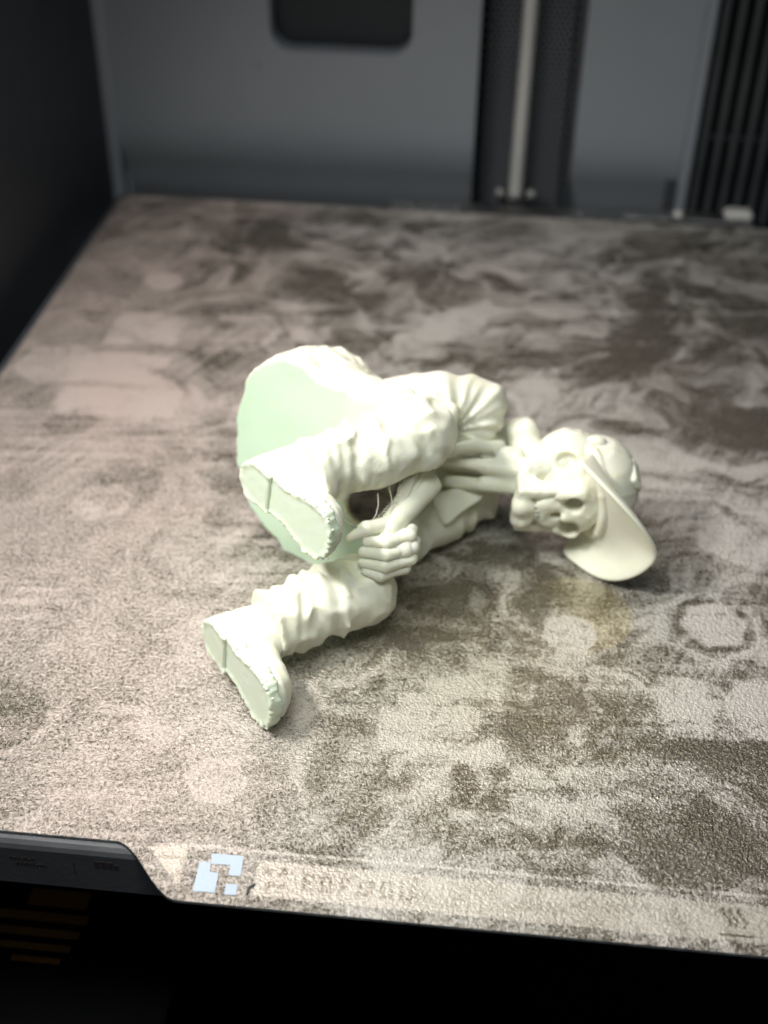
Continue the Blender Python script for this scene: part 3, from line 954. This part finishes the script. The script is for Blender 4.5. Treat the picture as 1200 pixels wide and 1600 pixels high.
def jacket(p):
    torso = ellipsoid(p, (110, 99.5, 14.5), unit((1, -0.15, 0.0)), unit((0.15, 1, 0)), ZU, (19, 10.0, 14.5))
    chest = ellipsoid(p, (120.5, 94, 16), unit((1, -0.3, 0)), unit((0.3, 1, 0)), ZU, (7, 6.5, 13))
    f = smin(torso, chest, 4)
    f = f - 0.8 * np.clip(ridged(p.x / 13 + fbm(p.x / 9, p.y / 9, p.z / 9, 2), p.y / 12, p.z / 4.4, 2), -0.5, 1)
    # front of the jacket hangs open: scoop the chest
    scoop = smin(capsule(p, (100, 86, 17), (124, 81, 17), 7.0, 5.5), capsule(p, (103.0, 58, 27.0), (98.4, 108, -6), 4.4, 6.0), 1)
    scoop = np.minimum(scoop, capsule(p, (98.5, 88, 3), (99.5, 126, 5), 7.5, 8.5))  # hidden opening at the back, added to let light in under the body
    scoop = np.minimum(scoop, capsule(p, (100.5, 97.5, -2), (101.5, 99, 45), 7.0, 7.0))  # hidden cut through the waist, added so light reaches the plate
    f = smax(f, -scoop, 1.5)
    low = capsule(p, (121.5, 92, 6.6), (107.5, 77, 5.6), 6.2, 5.6)
    low = low - 0.9 * np.clip(ridged(axis_t(p, (121.5, 92, 6.6), (107.5, 77, 5.6)) / 5 + 1.2 * fbm(p.x / 8, p.y / 8, p.z / 8, 2), p.z / 7, p.x / 30, 1), -0.4, 1)
    f = smin(f, low, 2.0)
    return f
jk = sculpt('jacket', jacket, (90, 62, -0.5), (134, 112, 40), 0.5, fig)

def sleeve(p):
    a, b, c, d = (103, 88, 30.5), (113.5, 90.0, 31), (121.4, 92.6, 28.4), (120.5, 89.0, 23.0)
    f = chain(p, (a, b, c, d), (5.2, 5.6, 5.6, 5.0), 2.0)
    f = f - 0.9 * (sleeve_folds(p, (117.5, 84.5, 27.5)) - 0.4)
    cuff = capsule(p, (116.0, 82.5, 32.8), (115.0, 80.0, 29.2), 2.2, 1.7)
    f = smin(f, cuff, 1.6)
    return f
sculpt('sleeve', sleeve, (94, 76, 16), (132, 102, 44), 0.42, jk)

def sheet(name, rows, thick, parent, mat='filament', sub=2):
    """a thin curved panel through a grid of points, given thickness"""
    nr, nc = len(rows), len(rows[0])
    vs = [q for r_ in rows for q in r_]
    fs = [(i * nc + j, i * nc + j + 1, (i + 1) * nc + j + 1, (i + 1) * nc + j) for i in range(nr - 1) for j in range(nc - 1)]
    o = link_mesh(name, vs, fs, M[mat], parent, FIG)
    so = o.modifiers.new('thickness', 'SOLIDIFY')
    so.thickness, so.offset = thick * S, 0
    su = o.modifiers.new('smooth', 'SUBSURF')
    su.levels = su.render_levels = sub
    return o
# lapels and collar
sheet('lapel', [[(112.8, 81.0, 14.2), (116.2, 82.6, 14.0), (120.4, 84.2, 15.2), (125.0, 85.6, 15.0)],
                [(114.2, 79.4, 11.2), (117.0, 79.8, 12.6), (120.6, 82.6, 12.4), (124.8, 83.8, 13.8)],
                [(116.4, 76.8, 8.8), (117.8, 77.6, 9.4), (120.2, 80.2, 11.2), (124.0, 82.8, 12.2)]], 0.9, jk)
sheet('lapel', [[(112.5, 82.5, 20.5), (116, 83, 22.2), (120, 85, 23), (126, 85, 22.5)],
                [(112.0, 80.5, 21.5), (116, 81.0, 23.6), (121, 83, 24.4), (126, 83.5, 23.6)],
                [(112.5, 81.0, 24), (116, 81.4, 26), (121, 83.4, 26.8), (125.6, 84.5, 25.6)]], 1.0, jk)
sheet('collar', [[(123.0, 85.8, 24.5), (125, 86.4, 24.8), (128, 88, 24.0)],
                 [(122.6, 84.6, 22.4), (125, 85.0, 22.8), (127.6, 86.6, 21.8)],
                 [(122.8, 84.4, 20.4), (125, 84.6, 20.8), (127.4, 86.2, 20.0)]], 1.1, jk)

# ---- neck: cords of the throat and the spine
def neck(p):
    f = chain(p, ((117, 90, 17.5), (124, 88, 18.2), (131.5, 84.5, 18)), (3.8, 2.9, 3.2), 1.0)
    for (a, b) in (((116, 85.5, 19.5), (131, 82.2, 20.2)), ((116.5, 84.5, 15.0), (131, 81.0, 17.2)), ((119, 88, 21.5), (130, 86, 21.4))):
        f = smin(f, capsule(p, a, b, 1.3, 1.8), 1.5)
    f = smax(f, -capsule(p, (117.5, 82.8, 17.2), (121.5, 83.2, 17.6), 1.8, 1.4), 0.6)
    return f
sculpt('neck', neck, (108, 72, 8), (138, 98, 28), 0.42, fig)

# ---- skull
HU = unit((0.985, 0.08, 0.0))                 # crown
HF = unit((-0.02, -0.97, -0.20))              # the way the face looks
HF = unit(HF - np.dot(HF, HU) * HU)
HS = np.cross(HU, HF)
HS = HS if HS[2] > 0 else -HS                 # the side of the head that lies uppermost
HC = np.array([143.2, 85.0, 15.4])
def hp(u, f, s):
    return HC + HU * u + HF * f + HS * s

def skull(p):
    cran = ellipsoid(p, hp(1.6, -1.0, 0), HU, HF, HS, (8.8, 9.4, 8.2))
    cran = smin(cran, ellipsoid(p, hp(-2.2, -3.4, 2.4), HU, HF, HS, (7.0, 7.6, 7.8)), 1.2)
    brow = ellipsoid(p, hp(-0.5, 5.6, 0), HU, HF, HS, (3.4, 2.6, 6.8))
    f = smin(cran, brow, 1.6)
    face = rbox(p, hp(-4.2, 4.4, 0), HU, HF, HS, (4.6, 3.2, 4.4), 1.8)
    f = smin(f, face, 1.2)
    for sgn in (1, -1):                        # cheekbones
        f = smin(f, capsule(p, hp(-4.0, 6.2, 4.0 * sgn), hp(-2.6, 0.5, 7.0 * sgn), 1.5, 1.1), 0.7)
        f = smin(f, capsule(p, hp(-1.0, 7.2, 5.6 * sgn), hp(-4.4, 6.6, 5.0 * sgn), 1.1, 1.2), 0.6)
    maxilla = rbox(p, hp(-7.2, 5.0, 0), HU, HF, HS, (2.0, 2.6, 3.4), 1.2)
    f = smin(f, maxilla, 0.8)
    for sgn in (1, -1):                        # eye sockets
        f = smax(f, -ellipsoid(p, hp(-2.1, 8.0, 3.5 * sgn), HU, HF, HS, (2.2, 4.4, 2.5)), 0.35)
        f = smax(f, -ellipsoid(p, hp(-7.3, 2.8, 6.0 * sgn), HU, HF, HS, (2.0, 1.2, 2.8)), 0.2)
    nose = ellipsoid(p, hp(-5.2, 8.0, 0), HU, HF, HS, (1.7, 3.4, 1.25))
    f = smax(f, -nose, 0.4)
    f = smin(f, capsule(p, hp(-1.6, 7.6, 0), hp(-3.4, 8.5, 0), 0.9, 0.7), 0.5)
    f = smax(f, -ellipsoid(p, hp(-3.6, 1.2, 8.6), HU, HF, HS, (2.6, 2.4, 2.0)), 0.5)      # hollow of the temple
    return f - 0.5 * np.clip(ridged(p.x / 3.2, p.y / 3.4, p.z / 3.4, 2), -0.5, 0.8) - 0.12 * (vnoise(p.x / 1.1, p.y / 1.1, p.z / 1.1) - 0.5)
sk_ = sculpt('skull', skull, (126, 64, 0), (158, 98, 30), 0.36, fig)

def jaw(p):
    f = None
    for sgn in (1, -1):
        ram = capsule(p, hp(-4.0, -0.5, 6.2 * sgn), hp(-11.4, 0.2, 5.8 * sgn), 1.5, 1.7)
        bod = capsule(p, hp(-11.4, 0.2, 5.8 * sgn), hp(-12.2, 7.4, 2.0 * sgn), 1.7, 1.7)
        plate_ = rbox(p, hp(-8.8, 2.6, 5.0 * sgn), HU, HF, HS, (4.4, 4.6, 1.2), 0.7)
        q = smin(smin(ram, bod, 1.0), plate_, 0.8)
        f = q if f is None else smin(f, q, 0.8)
    chin = rbox(p, hp(-11.8, 7.0, 0), HU, HF, HS, (2.2, 1.5, 2.8), 1.0)
    f = smin(f, chin, 1.2)
    for sgn in (1, -1):
        f = smax(f, -ellipsoid(p, hp(-7.3, 2.8, 6.0 * sgn), HU, HF, HS, (2.0, 1.2, 2.8)), 0.2)
        f = smin(f, capsule(p, hp(-9.5, -2.0, 6.2 * sgn), hp(-5.4, -1.4, 6.8 * sgn), 0.8, 1.0), 0.4)
    return f - 0.30 * (vnoise(p.x / 1.1, p.y / 1.3, p.z / 1.3) - 0.5)
jw = sculpt('jaw', jaw, (124, 64, 0), (146, 92, 28), 0.36, sk_)

tooth0 = None
def tooth(u, f, s, ln, w):
    tb = MB()
    a, b = hp(u, f, s), hp(u - ln, f + 0.1, s)
    tb.tube([a, a * 0.5 + b * 0.5, a * 0.1 + b * 0.9, b], [w, w * 1.05, w * 0.9, w * 0.45], 9)
    tb.build('tooth', M['filament'], sk_, FIG, True)
for i in range(-3, 4):
    s = i * 0.95
    f = 7.6 - 0.16 * s * s
    tooth(-8.6, f, s, 1.5, 0.46)
    tooth(-11.2, f - 0.1, s, -1.4, 0.43)

# ---- cap
def cap_dome(p):
    out = ellipsoid(p, hp(2.8, -1.0, 0), HU, HF, HS, (9.2, 10.6, 9.8))
    a, b, c = local(p, HC, HU, HF, HS)
    f = smax(out, 0.6 + 0.30 * b - a, 0.6)                         # lower rim of the cap
    f = smax(f, -ellipsoid(p, hp(2.0, -1.0, 0), HU, HF, HS, (8.2, 9.6, 8.8)), 0.3)
    band = np.abs(a - 1.6 - 0.30 * b) - 1.0
    f = np.minimum(f, smax(np.abs(out + 0.1) - 0.55, band, 0.4))
    for k in range(3):                                              # seams of the panels
        ang = k * math.pi / 3 + 0.4
        f = f - 0.22 * np.exp(-((b * math.sin(ang) + c * math.cos(ang)) / 0.35) ** 2) * (a > 2)
    f = f - 0.35 * ridged(p.x / 8, p.y / 8, p.z / 8, 2) * (out > -1.5)
    return f
cp = sculpt('cap', cap_dome, (136, 66, 0), (164, 102, 30), 0.40, fig)

BF = unit(0.90 * HF + 0.44 * HU)
BU = unit(HU - np.dot(HU, BF) * BF)
rows = []
nb = 15
for r_ in range(6):
    t = r_ / 5
    row = []
    for j in range(nb):
        a = -1 + 2 * j / (nb - 1)
        th = a * R(88)
        ct, st = math.cos(th), math.sin(th)
        inner = hp(3.6, -1.0, 0) + HF * 9.9 * ct + HS * 9.6 * st - HU * 2.4 * (1 - ct)
        outer = hp(5.0, 0, 0) + BF * 20.2 * max(ct, 0) ** 0.68 + HS * 14.0 * st - BU * (6.4 * abs(st) ** 1.25 + 3.2 * (1 - ct))
        q = inner * (1 - t) + outer * t + BU * (1.4 * math.sin(t * math.pi) * (1 - a * a))
        q[2] = max(q[2], 0.7)
        row.append(tuple(q))
    rows.append(row)
sheet('brim', rows, 1.1, cp)
def bump_on(name, fn, c, r_):
    sculpt(name, fn, np.array(c) - r_, np.array(c) + r_, 0.34, cp)
bump_on('cap_badge', lambda p: rbox(p, hp(10.4, 0.5, 4.9), HF, unit(HS - 0.6 * HU), unit(HU + 0.6 * HS), (3.2, 1.8, 0.9), 0.7), hp(10.4, 0.5, 4.9), 6)
bump_on('cap_button', lambda p: ellipsoid(p, hp(2.6, -4.0, 9.0), HU, HF, HS, (2.2, 1.6, 1.5)), hp(2.6, -4.0, 9.0), 5)

# ---- rounded flap at the back of the jaw
def flap(p):
    f = rbox(p, (131.4, 92.0, 21.8), unit((0.9, 0.1, 0.2)), unit((0, 1, -0.3)), unit((-0.2, 0.3, 1)), (3.4, 3.4, 4.4), 2.8)
    f = smin(f, capsule(p, (132.5, 88.5, 21), (136.5, 85.5, 21.6), 3.0, 2.0), 1.6)
    return f
sculpt('ear_flap', flap, (124, 76, 12), (144, 100, 32), 0.40, fig)

# ---- forearm, fist and the film of support plastic beside it
WR, FE = np.array([107.8, 61.0, 21.6]), np.array([113.2, 72.8, 23.6])
def forearm(p):
    d = unit(FE - WR)
    f = capsule(p, WR - d * 2, FE + d * 5, 2.0, 3.3)
    f = smax(f, plane(p, FE, unit(d + np.array([0.25, 0.1, 0.2]))), 0.25)
    return f - 0.12 * vnoise(p.x / 2, p.y / 2, p.z / 2)
sculpt('forearm', forearm, (102, 54, 15), (122, 80, 31), 0.36, fig)

def palm(p):
    return rbox(p, (107.8, 58.0, 18.2), unit((0.95, 0.25, 0.0)), unit((-0.2, 0.75, 0.6)), unit((0.1, -0.6, 0.8)), (3.6, 3.0, 3.3), 2.0)
hd_ = sculpt('hand', palm, (100, 48, 10), (118, 68, 28), 0.36, fig)
fing = [((110.6, 58.0, 20.9), (106.6, 55.6, 20.8), (103.0, 55.8, 20.5), 1.25),
        ((111.2, 57.2, 18.9), (106.6, 54.4, 18.9), (102.4, 54.8, 18.8), 1.3),
        ((111.0, 56.4, 16.8), (106.4, 53.5, 16.8), (102.4, 54.2, 16.8), 1.25),
        ((110.0, 55.8, 14.9), (105.8, 53.0, 15.0), (102.8, 53.6, 15.2), 1.1)]
for a, b, c, r_ in fing:
    def fn(p, a=a, b=b, c=c, r_=r_):
        f = chain(p, (a, b, c), (r_, r_ * 1.02, r_ * 0.8), 0.5)
        f = smin(f, capsule(p, a, np.asarray(a) + (0.2, 2.5, -0.6), r_ * 1.05, r_), 0.6)
        m_ = (np.asarray(a) + np.asarray(b)) / 2
        return f + 0.12 * np.exp(-((axis_t(p, m_, b)) / 0.4) ** 2)
    lo = np.min([a, b, c], 0) - 4
    hi = np.max([a, b, c], 0) + 5
    sculpt('finger', fn, lo, hi, 0.32, hd_)
def thumb(p):
    return chain(p, ((106.8, 60.0, 21.8), (102.6, 57.2, 22.4), (99.6, 55.6, 21.2)), (1.5, 1.4, 0.7), 0.6)
sculpt('thumb', thumb, (96, 50, 17), (113, 66, 28), 0.34, hd_)

# thin film and threads of support plastic left between the arm and the leg
sheet('support_film', [[(101.6, 56.4, 21.6), (103.6, 58.2, 22.4), (106.0, 61.4, 23.4), (107.4, 64.6, 25.0), (108.2, 67.8, 27.0)],
                       [(102.6, 56.6, 22.2), (105.2, 59.0, 22.6), (107.6, 62.0, 23.6), (109.2, 65.4, 25.2), (110.0, 68.6, 27.2)],
                       [(103.6, 57.0, 22.4), (106.6, 59.8, 22.6), (108.8, 62.6, 23.6), (110.4, 66.2, 25.4), (110.9, 69.2, 27.4)]], 0.25, fig, 'film')
rb = MB()
for k in range(14):
    t = k / 13
    a = np.array([103.4, 57.6, 22.5]) * (1 - t) + np.array([109.0, 66.0, 25.6]) * t
    rb.tube([a + (-0.7, -0.2, 0.05), a + (0, 0.1, 0.2), a + (0.9, 0.3, 0.1)], [0.05, 0.08, 0.04], 6)
tag(rb.build('film_ridge', M['film'], fig, FIG, True), kind='stuff')
MB().tube([(117.0, 79.0, 30.6), (115.2, 76.4, 27.6), (113.4, 74.4, 23.8)], [0.45, 0.32, 0.5], 8).build('support_strand', M['film'], fig, FIG, True)
MB().tube([(116.2, 78.6, 30.4), (114.8, 76.4, 27.8), (113.8, 75.0, 24.2)], [0.3, 0.2, 0.3], 8).build('support_strand', M['film'], fig, FIG, True)
for (a, b, sag) in (((106.0, 64.0, 27.5), (106.6, 60.4, 23.2), 0.5), ((108.0, 66.0, 27.4), (108.2, 62.0, 23.6), -0.4), ((104.2, 62.0, 27.0), (103.2, 57.6, 23.0), 0.6),
                    ((112.0, 70.0, 28.0), (110.0, 65.0, 24.4), 0.5), ((95.5, 54.0, 31.0), (101.0, 56.2, 23.2), -1.2)):
    a, b = np.array(a), np.array(b)
    MB().tube([a, (a * 2 + b) / 3 + (sag, 0, -0.2), (a + 2 * b) / 3 + (sag, 0.3, -0.2), b], [0.13, 0.09, 0.09, 0.13], 6).build('support_strand', M['film'], fig, FIG, True)
